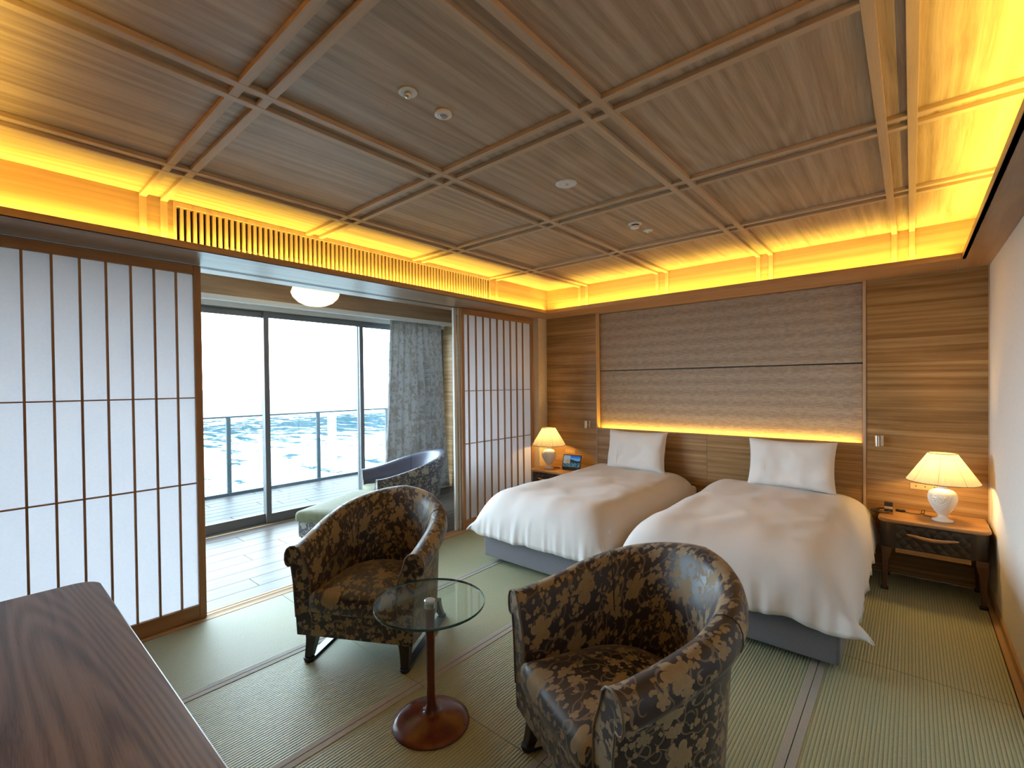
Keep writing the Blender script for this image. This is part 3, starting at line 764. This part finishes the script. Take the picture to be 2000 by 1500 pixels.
def duvet(label, xm, hw, hang, seed, tipL, tipR):
    hL, hR = hang
    NU, NV = 120, 120
    o = empty('duvet'); t = tag(o, label, 'duvet', 'white duvets on the twin beds'); o.location = (xm, BY, 0)
    vs = []; ztop, zh = .61, .262
    yF, yH = -.10, 1.80
    def prof(a):   # a in 0..1 from flat area edge out to hem -> (outward, drop) both 0..1
        th = a*PI*.5
        return math.sin(th)**.9, 1-math.cos(th)**.75
    for j in range(NV+1):
        v_ = j/NV
        # lengthwise: foot edge then flat then head
        if v_ < .34: a = 1 - v_/.34; o_, d_ = prof(a); y = yF + .30 - .30*o_; dv = d_
        elif v_ < .93: y = yF+.30 + (v_-.34)/.59*(yH-.30-yF-.06); dv = 0
        else: a = (v_-.93)/.07; y = yH-.06 + .06*math.sin(a*PI/2); dv = (1-math.cos(a*PI/2))*.2
        for i in range(NU+1):
            u_ = i/NU
            if u_ < .27: a = 1-u_/.27; o_, d_ = prof(a); x_ = -hw-hL + .26 - .26*o_; du = d_
            elif u_ > .73: a = (u_-.73)/.27; o_, d_ = prof(a); x_ = hw+hR - .26 + .26*o_; du = d_
            else: x_ = -(hw+hL-.26) + (u_-.27)/.46*(2*hw+hL+hR-.52); du = 0
            drop = 1-(1-dv)*(1-du)
            # rounded foot corners
            z = ztop - (ztop-zh)*drop
            p = Vector((x_*2.2+seed, y*2.2, seed*3.1))
            dome = .022*math.sin(PI*min(1, max(0, u_)))*(1-drop)
            nz = noise.noise(p)*.020 + noise.noise(p*2.7)*.008
            # folds running up from the hem
            hemk = max(0, drop-.35)/.65
            fx = (x_ if dv > du else y)
            fold = (noise.noise(Vector((fx*9+seed, 0, dv > du)))*.024 + noise.noise(Vector((fx*26+seed, drop, 3)))*.010)*hemk + noise.noise(p*7)*.003*hemk
            if v_ >= .93: fold *= .2
            nx = (-1 if u_ < .5 else 1)*du**.5; ny = -dv**.5 if v_ < .34 else 0
            out_ = fold*(1 if drop > .3 else 0)
            px, py, pz = x_ + nx*out_, y + ny*out_, z + dome + nz*(1-.6*drop) + noise.noise(p*3.3)*.018*hemk
            # pointed cover corners at the foot
            for sg, amt in ((-1, tipL), (1, tipR)):
                cu = (1-u_) if sg > 0 else u_
                dd = math.hypot(cu/.16, v_/.14)
                k = max(0, 1-dd)
                k = k*k*(3-2*k)
                px += sg*amt*k; py -= amt*.35*k; pz += .055*k*(1-k) + .02*k
            pz = max(pz, .04)
            vs.append((px, py, pz))
    n = NU+1
    mb = MB().add(vs, [(j*n+i, j*n+i+1, (j+1)*n+i+1, (j+1)*n+i) for j in range(NV) for i in range(NU)], None, True)
    c = mb.build('cover', DUVET, t)
    md = c.modifiers.new('th', 'SOLIDIFY'); md.thickness = .012; md.offset = -1
    tx = c.modifiers.new('ss', 'SUBSURF'); tx.levels = 0; tx.render_levels = 0
duvet('puffy white duvet on the bed beside the shoji screen', b1[0], b1[1], (.05, .03), 1.3, .03, .02)
duvet('puffy white duvet with a pointed corner on the bed beside the pale wall', b2[0], b2[1], (.03, .075), 5.9, .02, .075)

def pillow(label, x, y, z, wd, ht, th, rx, seed):
    t = tag(empty('pillow', (x, y, z)), label, 'pillow', 'white pillows on the twin beds')
    t.rotation_euler = (rx, 0, 0)
    N = 36; top, bot = [], []
    for sgn in (-1, 1):
        for j in range(N+1):
            for i in range(N+1):
                a, b = 2*i/N-1, 2*j/N-1
                e = (1-a**4)*(1-b**4)
                thick = th*max(0, e)**.42
                pin = .060
                xx = wd/2*a*(1 - pin*(1-abs(b)**2.2)*abs(a)**3)
                zz = ht/2*b*(1 - pin*1.3*(1-abs(a)**2.2)*abs(b)**3)
                p = Vector((xx*7+seed, zz*7, seed))
                yy = sgn*thick*(.5+.09*noise.noise(p)) + .007*noise.noise(p*2.4)*(e > 0.01)
                top.append((xx, yy, zz+ht/2))
    n = N+1; off = n*n
    fs = [(j*n+i, j*n+i+1, (j+1)*n+i+1, (j+1)*n+i) for j in range(N) for i in range(N)]
    fs += [tuple(off+q for q in (j*n+i, (j+1)*n+i, (j+1)*n+i+1, j*n+i+1)) for j in range(N) for i in range(N)]
    mb = MB().add(top, fs, None, True); c = mb.build('case', PILLOW, t)
    sm = MB().tube([(-wd*.27, -th*.47*(1-abs(s_/9.)**4)**.42-.002, ht/2+ht/2*.93*s_/9.) for s_ in range(-9, 10)], .0022, 6).build('flap_seam', PILLOW, t)
pillow('white pillow on the bed beside the shoji screen', -2.222, 4.665, .612, .66, .43, .17, -.20, 2.)
pillow('white pillow on the bed beside the pale wall', -.795, 4.665, .612, .67, .43, .17, -.20, 6.)

# ================================================================== nightstands
def rrect(x0, x1, y0, y1, rad, corners='fb', n=8):
    pts = []
    for (cx, cy, a0, sq) in ((x1-rad, y1-rad, 0, 'b'), (x0+rad, y1-rad, 90, 'b'), (x0+rad, y0+rad, 180, 'f'), (x1-rad, y0+rad, 270, 'f')):
        if sq in corners:
            for k in range(n+1):
                a = math.radians(a0 + 90*k/n); pts.append((cx+rad*math.cos(a), cy+rad*math.sin(a)))
        else: pts.append((x1 if cx > (x0+x1)/2 else x0, y1 if cy > (y0+y1)/2 else y0))
    return pts
def nightstand(label, x0, x1):
    yf, yb = 4.44, YW-.008
    xm = (x0+x1)/2; hw = (x1-x0)/2; D = yb-yf
    t = thing('nightstand', label, 'nightstand', (xm, yf, 0), group='oak topped nightstands')
    MB().prism(rrect(-hw, hw, 0, D, .075, 'f'), .503, .528, True).build('top', W_NSTOP, t, .003, 1)
    MB().prism(rrect(-hw+.012, hw-.012, .012, D, .07, 'f'), .325, .502, True).build('body', LEATHER, t)
    # drawer front with diamond quilting raised in the mesh
    dx0, dx1, z0, z1 = -hw+.105, hw-.105, .334, .494
    mb = MB(); NX, NZ = 72, 30; vs = []
    for j in range(NZ+1):
        for i in range(NX+1):
            x = dx0+(dx1-dx0)*i/NX; z = z0+(z1-z0)*j/NZ
            q1 = abs(math.sin((x+z*.85)*PI/.062)); q2 = abs(math.sin((x-z*.85)*PI/.062))
            vs.append((x, .004-.008*(q1*q2)**.4, z))
    n = NX+1; mb.add(vs, [(j*n+i, j*n+i+1, (j+1)*n+i+1, (j+1)*n+i) for j in range(NZ) for i in range(NX)], None, True)
    mb.box(dx0, dx1, .005, .0115, z0, z1)
    dr = mb.build('drawer', LEATHER, t)
    MB().tube([(-.135+.27*k/12, -.014-.022*math.sin(PI*k/12), .432-.006*math.cos(PI*(k/6-1))) for k in range(13)], [.004+.008*math.sin(PI*k/12)**.5 for k in range(13)], 10).build('handle', W_NSTOP, dr)
    MB().box(-hw+.10, hw-.10, .014, .034, .288, .323).build('apron', W_NSTOP, t, .002, 1)
    for sx in (-1, 1):
        for (fy, sy) in ((.0, 1), (D, -1)):
            cx, cy = sx*(hw-.05), fy+sy*.04
            rg = []
            for (z, w_, ox, oy) in ((.322, .062, .0, .0), (.285, .060, 0, 0), (.22, .040, .012, .0), (.12, .032, .016, .0), (.012, .026, .020, .0)):
                xc = cx+sx*ox*.6; yc = cy - sy*oy
                rg.append([(xc-w_/2, yc-w_*.5, z), (xc+w_/2, yc-w_*.5, z), (xc+w_/2, yc+w_*.5, z), (xc-w_/2, yc+w_*.5, z)])
            MB().rings(rg[::-1], smooth=False).build('leg', W_NSLEG, t, .003, 1)
            MB().box(cx+sx*.012-.022, cx+sx*.012+.022, cy-.026, cy+.026, 0, .012).build('floor_glide', BLACK, t, .002, 1)
    return t
nightstand('oak topped nightstand between the bed and the pale wall', -.190, .405)
nightstand('oak topped nightstand between the shoji screen and the bed', -3.480, -2.905)

# ================================================================== table lamps
def table_lamp(label, x, y, rz, watts):
    t = thing('table_lamp', label, 'lamp', (x, y, .5285), rz, 'bedside table lamps')
    prof = [(.056, 0), (.060, .006), (.058, .014), (.038, .020), (.026, .030), (.024, .042), (.030, .052), (.045, .070), (.062, .098), (.075, .130), (.082, .160), (.082, .185), (.074, .208), (.058, .224), (.034, .233), (.028, .238), (.028, .252), (.030, .256)]
    MB().lathe(prof, 40).build('base', CERAMIC, t)
    # relief: a bunch of blossoms framed by two swags
    rl_ = MB()
    def on(az, z, lift=.0):
        rr = .08
        for (r0, z0), (r1, z1) in zip(prof, prof[1:]):
            if z0 <= z <= z1 and z1 > z0: rr = r0+(r1-r0)*(z-z0)/(z1-z0)
        rr += lift; return (rr*math.sin(az), -rr*math.cos(az), z)
    rn = random.Random(3)
    for k in range(30):
        a = rn.uniform(-.48, .48); z = .195 - rn.random()*.07*(1-abs(a)/.6) - abs(a)*.01
        c = Vector(on(a, z, .002)); q = .0035+rn.random()*.004
        rings_ = [[(c.x+q*math.cos(th)*math.sin(ph), c.y+q*math.sin(th)*math.sin(ph), c.z+q*math.cos(ph)) for th in [2*PI*i/6 for i in range(6)]] for ph in (.3, 1.1, 2., 2.85)]
        rl_.rings(rings_)
    rl_.build('blossom_relief', CERAMIC, t)
    for kk in range(3):
        pts = [on(-.95+1.9*i/20, .205-.010*kk-(.085+.008*kk)*math.cos((-.5+i/20)*PI)**.8, .0005) for i in range(21)]
        MB().tube(pts, .0026-.0004*kk, 6).build('swag', CERAMIC, t)
    MB().lathe([(.006, .256), (.006, .30), (.013, .302), (.013, .34)], 16).build('socket', BRASS, t)
    MB().lathe([(.008, .341), (.024, .365), (.027, .385), (.018, .405), (.004, .41)], 20).build('bulb', BOWL, t)
    n = 88
    sh = MB(); rg = []
    for q in range(5):
        k = q/4; rad = .200 + (.078-.200)*k; z = .285+.205*k
        rg.append([(rad*(1+(.012 if i % 2 else -.012))*math.cos(2*PI*i/n), rad*(1+(.012 if i % 2 else -.012))*math.sin(2*PI*i/n), z) for i in range(n)])
    sh.rings(rg, caps=False, smooth=False); so = sh.build('shade', SHADE, t)
    for rad, z in ((.2, .285), (.078, .49)):
        MB().tube([(rad*math.cos(2*PI*i/48), rad*math.sin(2*PI*i/48), z) for i in range(49)], .0025, 6).build('shade_trim', TRIMDARK, so)
    for k in range(8):
        a = 2*PI*k/8+.2
        MB().tube([(.199*math.cos(a), .199*math.sin(a), .287), (.0775*math.cos(a), .0775*math.sin(a), .488)], .0018, 5).build('shade_rib', LABEL_TAN, so)
    lt = bpy.data.lights.new('bulb_light', 'POINT'); lt.energy = watts; lt.color = (1., .57, .155); lt.shadow_soft_size = .03
    lo = bpy.data.objects.new('bulb_light', lt); COL.objects.link(lo); lo.location = (x, y, .5285+.375)
    return t
table_lamp('lit table lamp with pleated shade and cream urn base beside the pale wall', .168, 4.615, -.35, 42)
table_lamp('lit table lamp with pleated shade and cream urn base beside the shoji screen', -3.300, 4.62, -.9, 34)

# cords, switch, charger, tray on the right nightstand
ZT = .5295
MB_c = MB().tube([(.125, 4.66, ZT+.006), (.08, 4.70, ZT+.004), (.055, 4.735, ZT+.012), (.06, 4.75, ZT+.03), (.075, 4.74, ZT+.035), (.07, 4.72, ZT+.012), (.04, 4.715, ZT+.004), (-.01, 4.715, ZT+.004), (-.04, 4.735, ZT+.006)], .0028, 6)
cdl = thing('lamp_cord', 'thin black lamp cord with inline switch on the nightstand by the pale wall', 'cord', (.04, 4.72, ZT))
for p_ in range(len(MB_c.v)): MB_c.v[p_] = (MB_c.v[p_][0]-.04, MB_c.v[p_][1]-4.72, MB_c.v[p_][2]-ZT)
MB_c.build('cable', BLACK, cdl)
MB().box(-.135, -.075, .012, .030, .0005, .016).build('inline_switch', BLACK, cdl, .004, 2)
MB().lathe([(.004, .0155), (.004, .0165)], 12, cx=-.105, cy=.021).build('indicator', PLASTIC, cdl)
ch = thing('charger_box', 'small black box with tan label and thick looped cable on the nightstand', 'charger', (-.135, 4.70, ZT))
MB().box(-.026, .026, -.018, .018, 0, .072).build('housing', BLACK, ch, .003, 1)
MB().box(-.0245, .0255, -.0195, -.0178, .022, .041).build('label_plate', LABEL_TAN, ch)
MB().tube([(-.026, 0, .020), (-.06, -.005, .016), (-.105, -.04, .010), (-.10, -.09, .006), (-.06, -.105, .006), (-.005, -.075, .008), (.01, -.045, .012)], .0055, 8).build('looped_cable', BLACK, ch)
tag(MB().box(-.195, -.105, 4.60, 4.68, ZT-.0005, ZT+.0015).build('leather_mat', flat('tan_leather', (.16, .07, .03), .5)), 'flat brown leather mat under the looped cable', 'mat')
tag(MB().tube([(-3.25, 4.66, ZT+.004), (-3.235, 4.70, ZT+.004), (-3.20, 4.71, ZT+.004), (-3.19, 4.68, ZT+.004), (-3.215, 4.67, ZT+.008), (-3.24, 4.72, ZT+.006)], .0028, 6).build('lamp_cord', BLACK), 'short curl of black cord behind the lamp by the shoji screen', 'cord')

# tablet
tb = thing('tablet', 'tablet showing a seaside picture on a black stand', 'tablet', (-3.030, 4.68, ZT), .12)
MB().box(-.105, .105, -.02, .045, 0, .036).build('stand', BLACK, tb, .006, 2)
ca, sa = math.cos(.30), math.sin(.30)
def tp(x, z, d=0.): return (x, .0+z*sa-d*ca, .022+z*ca+d*sa*0)
scr = MB().add([tp(-.118, 0), tp(.118, 0), tp(.118, .158), tp(-.118, .158), tp(-.118, 0, -.009), tp(.118, 0, -.009), tp(.118, .158, -.009), tp(-.118, .158, -.009)],
               [(0, 1, 2, 3), (7, 6, 5, 4), (0, 4, 5, 1), (1, 5, 6, 2), (2, 6, 7, 3), (3, 7, 4, 0)]).build('casing', BLACK, tb)
MB().add([tp(-.108, .012, .0008), tp(.108, .012, .0008), tp(.108, .148, .0008), tp(-.108, .148, .0008)], [(0, 1, 2, 3)], [(0, 0), (1, 0), (1, 1), (0, 1)]).build('screen', SCREEN, tb)

# ================================================================== glass table
gt = thing('side_table', 'round glass side table on a reddish wood pedestal between the armchairs', 'table', (-1.665, 1.382, 0))
MB().lathe([(.172, 0), (.176, .004), (.174, .010), (.150, .022), (.110, .033), (.065, .041), (.042, .046), (.030, .055), (.0235, .072), (.020, .11), (.0175, .18), (.019, .30), (.022, .45), (.0235, .530)], 64).build('pedestal', W_CHERRY, gt)
MB().lathe([(.0245, .530), (.0255, .533), (.0255, .549)], 32).build('metal_collar', STEEL, gt)
MB().lathe([(.0255, .5615), (.0255, .565), (.022, .567)], 32).build('metal_cap', STEEL, gt)
top_ = MB()
rg0 = [(.2515*math.cos(2*PI*i/96), .2515*math.sin(2*PI*i/96), .561) for i in range(96)]
rg1 = [(.2515*math.cos(2*PI*i/96), .2515*math.sin(2*PI*i/96), .5495) for i in range(96)]
top_.add(rg0, [tuple(range(96))]); top_.add(rg1, [tuple(range(96))[::-1]])
gl_ = top_.build('glass_top', GLASS_T, gt)
ed_ = MB().rings([[(q*math.cos(2*PI*i/96), q*math.sin(2*PI*i/96), z) for i in range(96)] for q, z in ((.2515, .5495), (.2528, .551), (.2528, .5595), (.2515, .561))], caps=False)
ed_.build('glass_edge', GLASS_E, gl_)

# ================================================================== armchairs
def u_path(a, yf, y0, yb, n_arm, n_arc):
    """outer plan of a tub: left arm front -> back -> right arm front; returns points, outward normals, arc positions"""
    pts = []
    for k in range(n_arm): pts.append((-a, yf + (y0-yf)*k/n_arm))
    for k in range(n_arc+1):
        th = PI - PI*k/n_arc
        c, s_ = math.cos(th), math.sin(th)
        e = .88
        pts.append((a*math.copysign(abs(c)**e, c), y0 + (yb-y0)*abs(s_)**e))
    for k in range(1, n_arm+1): pts.append((a, y0 + (yf-y0)*k/n_arm))
    P = [Vector((x, y, 0)) for x, y in pts]; S = [0]
    for i in range(1, len(P)): S.append(S[-1]+(P[i]-P[i-1]).length)
    N_ = []
    for i in range(len(P)):
        d = (P[min(i+1, len(P)-1)]-P[max(i-1, 0)]).normalized(); N_.append(Vector((-d.y, d.x, 0)))
    return P, N_, S
def tub(parent, fab, a, yf, y0, yb, hf, hb, zb, roll=1., recline=.05, flare=.03, thick=.085, name='shell', zseat=.30, lining=None):
    P, N_, S = u_path(a, yf, y0, yb, 8, 34)
    tot = S[-1]; mb = MB(); rows_, uvr = [], []
    for i, p in enumerate(P):
        q = 1-abs(2*S[i]/tot-1)                 # 0 at the arm fronts, 1 at the back centre
        k = max(0, min(1, (q-.04)/.96)); k = k*k*(3-2*k)*.55 + k*.45
        Hh = hf + (hb-hf)*k
        back = max(0, min(1, (q-.45)/.5)); back = back*back*(3-2*back)
        rc = recline*back
        ro = roll*(1-.45*back)
        prof = [(0, zb), (.006, zb+.10), (flare*.6, Hh-.20), (flare, Hh-.120), (flare+.004, Hh-.110)]
        prof += [(flare+.018*ro, Hh-.116), (flare+.034*ro, Hh-.106), (flare+.042*ro, Hh-.082), (flare+.040*ro, Hh-.045), (flare+.028*ro, Hh-.018), (flare+.006, Hh-.003), (flare-.020, Hh)]
        prof += [(flare-.045, Hh-.008), (flare-.064, Hh-.030), (flare-.074, Hh-.07), (-thick+.012, Hh-.14), (-thick, (Hh+zseat)/2), (-thick-.004, zseat), (-thick-.004, zb)]
        row, uvs = [], []; vv = 0; last = None
        for (o_, z) in prof:
            hfrac = max(0, (z-.3)/(hb-.3))
            off = o_ + rc*hfrac**1.2
            # slight crown: the arm fronts sit a little proud
            pt = p + N_[i]*off; pt = Vector((pt.x, pt.y, z))
            if last is not None: vv += (pt-last).length
            last = pt; row.append(tuple(pt)); uvs.append((S[i]*1.05+.3, vv))
        rows_.append(row); uvr.append(uvs)
    n = len(rows_[0]); vs = [v for rw in rows_ for v in rw]; uv = [v for rw in uvr for v in rw]
    fs = [(i*n+j, (i+1)*n+j, (i+1)*n+j+1, i*n+j+1) for i in range(len(rows_)-1) for j in range(n-1)]
    fs += [(i*n+n-1, (i+1)*n+n-1, (i+1)*n, i*n) for i in range(len(rows_)-1)]
    mb.add(vs, fs, uv, True)
    for rw, fl in ((rows_[0], True), (rows_[-1], False)):
        idx = tuple(range(n)); idx = idx if fl else idx[::-1]
        mb.add(rw, [idx], [(v[0]+.2, v[2]) for v in rw])
    o = mb.build(name, fab, parent)
    if lining:
        o.data.materials.append(lining)
        for k_ in range((len(rows_)-1)*(n-1)):
            if k_ % (n-1) >= 11: o.data.polygons[k_].material_index = 1
    for rw in (rows_[0], rows_[-1]):
        MB().tube([(v[0], v[1]-.001, v[2]) for v in rw[1:-1]], .0045, 6).build('piping', fab, o)
    # seams where the arm covers meet the back cover
    for i in (13, len(P)-14):
        rw = rows_[i]; MB().tube([rw[k] for k in range(3, 17)], .0028, 5).build('seam', BLACK, o)
    return o
def cushion(parent, fab, pts, z0, z1, name='seat_cushion', dome=.03, uvs=True):
    """plan outline lofted into a soft cushion"""
    cx = sum(p[0] for p in pts)/len(pts); cy = sum(p[1] for p in pts)/len(pts)
    lv = [(.975, z0), (1.0, z0+.012), (1.003, (z0+z1)/2), (.995, z1-.022), (.965, z1-.006), (.90, z1+.004), (.7, z1+dome*.62), (.45, z1+dome*.9), (.2, z1+dome), (.02, z1+dome)]
    rg = [[(cx+(x-cx)*s_, cy+(y-cy)*s_, z) for x, y in pts] for s_, z in lv]
    uv = [(p[0], p[1]+(z1-p[2])*.9) for rr in rg for p in rr]
    return MB().rings(rg, uvs=uv).build(name, fab, parent)
def armchair(label, x, y, rz):
    t = thing('armchair', label, 'armchair', (x, y, 0), rz, 'floral tub armchairs')
    A = .345
    tub(t, CHAIR_FAB, A, -.325, -.02, .315, .652, .858, .155)
    # front rail under the cushion and closed underside
    rr = MB().box(-A+.088, A-.088, -.330, -.24, .155, .296); rro = rr.build('front_rail', CHAIR_FAB, t, .008, 2)
    me = rro.data
    ul = me.uv_layers.new(name='UVMap')
    for lp in me.loops:
        c = me.vertices[lp.vertex_index].co; ul.data[lp.index].uv = (c.x+.7, c.z+c.y)
    bpts = [(-.25, -.24), (.25, -.24), (.25, .05), (.17, .19), (0, .225), (-.17, .19), (-.25, .05)]
    MB().prism(bpts, .158, .285).build('underside', BLACK, t)
    out = [(-.254, -.345), (-.20, -.354), (0, -.358), (.20, -.354), (.254, -.345), (.256, -.1), (.248, .02), (.22, .11), (.16, .18), (.08, .215), (0, .222), (-.08, .215), (-.16, .18), (-.22, .11), (-.248, .02), (-.252, -.1)]
    cushion(t, CHAIR_FAB, out, .298, .405, dome=.035)
    for sx in (-1, 1):
        for (y0, y1, s0, s1) in ((-.262, -.292, .070, .042), (.225, .30, .055, .036)):
            rg = []
            for k in range(5):
                q = k/4; z = .156*(1-q)+.022*q; yc = y0+(y1-y0)*q**1.4; xc = sx*(.280+.010*q); w_ = s0+(s1-s0)*q**.7
                rg.append([(xc-w_/2, yc-w_/2, z), (xc+w_/2, yc-w_/2, z), (xc+w_/2, yc+w_/2, z), (xc-w_/2, yc+w_/2, z)])
            MB().rings(rg, smooth=False).build('leg', DARKWOOD, t, .004, 2)
        MB().prism(rrect(sx*.290-.026, sx*.290+.026, -.325, .335, .0255, 'fb', 8), 0, .013, True).build('runner', DARKWOOD, t, .003, 1)
        for yy in (-.298, .302):
            MB().lathe([(.030, .0131), (.031, .017), (.027, .022)], 20, cx=sx*.290, cy=yy).build('foot_cap', BLACK, t)
    return t
armchair('floral tub armchair behind the glass table, nearer the sliding glass doors', -2.465, 1.654, math.radians(29.4))
armchair('floral tub armchair standing in front of the bed by the pale wall', -.835, 1.679, math.radians(-26.8))

# ================================================================== chaise longue
cz = thing('chaise_longue', 'chaise longue with sage green seat and floral wraparound back in the sunroom', 'chaise', (-4.195, 1.925, 0), math.atan2(.42, .906))
WC = .66
SHC, SHR = (.39, 1.333), math.radians(-45)
co_, si_ = math.cos(SHR), math.sin(SHR)
def shl(x, y): return (SHC[0]+x*co_-y*si_, SHC[1]+x*si_+y*co_)
me = MB().box(.02, WC-.02, .02, 1.10, .185, .335).build('base', CHAISE_FAB, cz, .012, 2).data; ul = me.uv_layers.new(name='UVMap')
for lp in me.loops:
    c = me.vertices[lp.vertex_index].co; ul.data[lp.index].uv = (c.x+c.y+.3, c.z)
cushion(cz, GREENVELVET, rrect(-.005, WC+.005, -.01, .98, .05, 'f'), .336, .420, 'leg_cushion', dome=.02)
cushion(cz, GREENVELVET, [shl(x, y) for x, y in [(-.255, -.42), (0, -.425), (.255, -.42), (.255, .02), (.22, .16), (.12, .26), (0, .295), (-.12, .26), (-.22, .16), (-.255, .02)]], .325, .412, 'seat_cushion', dome=.02)
MB().prism([shl(x, y) for x, y in [(-.25, -.38), (.25, -.38), (.25, .05), (.18, .24), (0, .32), (-.18, .24), (-.25, .05)]], .19, .324).build('seat_box', CHAISE_FAB, cz)
bk = tub(cz, CHAISE_FAB, .35, -.40, -.02, .40, .57, .785, .19, roll=.5, recline=.05, name='wraparound_back', zseat=.36, lining=LAV)
bk.location = (*SHC, 0); bk.rotation_euler = (0, 0, SHR)
for xx in (.06, WC-.06):
    for yy in (.07, 1.03):
        MB().rings([[(xx+sx*w_, yy+sy*w_, z) for sx, sy in ((-1, -1), (1, -1), (1, 1), (-1, 1))] for w_, z in ((.018, 0.), (.026, .184))], smooth=False).build('leg', W_NSLEG, cz)
for xx, yy in ((.18, .22), (-.18, .22)):
    a_ = shl(xx, yy); MB().rings([[(a_[0]+sx*w_, a_[1]+sy*w_, z) for sx, sy in ((-1, -1), (1, -1), (1, 1), (-1, 1))] for w_, z in ((.018, 0.), (.026, .189))], smooth=False).build('leg', W_NSLEG, cz)

# ================================================================== desk
DZ = .735
dsk = thing('desk', 'walnut veneered desk with a rounded corner in the near corner of the room', 'desk', (-1.70, 0.0, 0))
MB().prism(rrect(-.945, .90, -.37, .357, .085, 'b', 12), DZ-.032, DZ, True).build('top', W_DESK, dsk, .004, 2)
for sx in (-.86, .82): MB().box(sx-.02, sx+.02, -.33, .30, .012, DZ-.033).build('side_panel', W_DESK, dsk, .003, 1)
MB().box(-.838, .798, -.32, -.30, .30, DZ-.033).build('modesty_panel', W_DESK, dsk)
for sx in (-.86, .82): MB().box(sx-.022, sx+.022, -.33, .30, 0, .0115).build('floor_glide', BLACK, dsk)
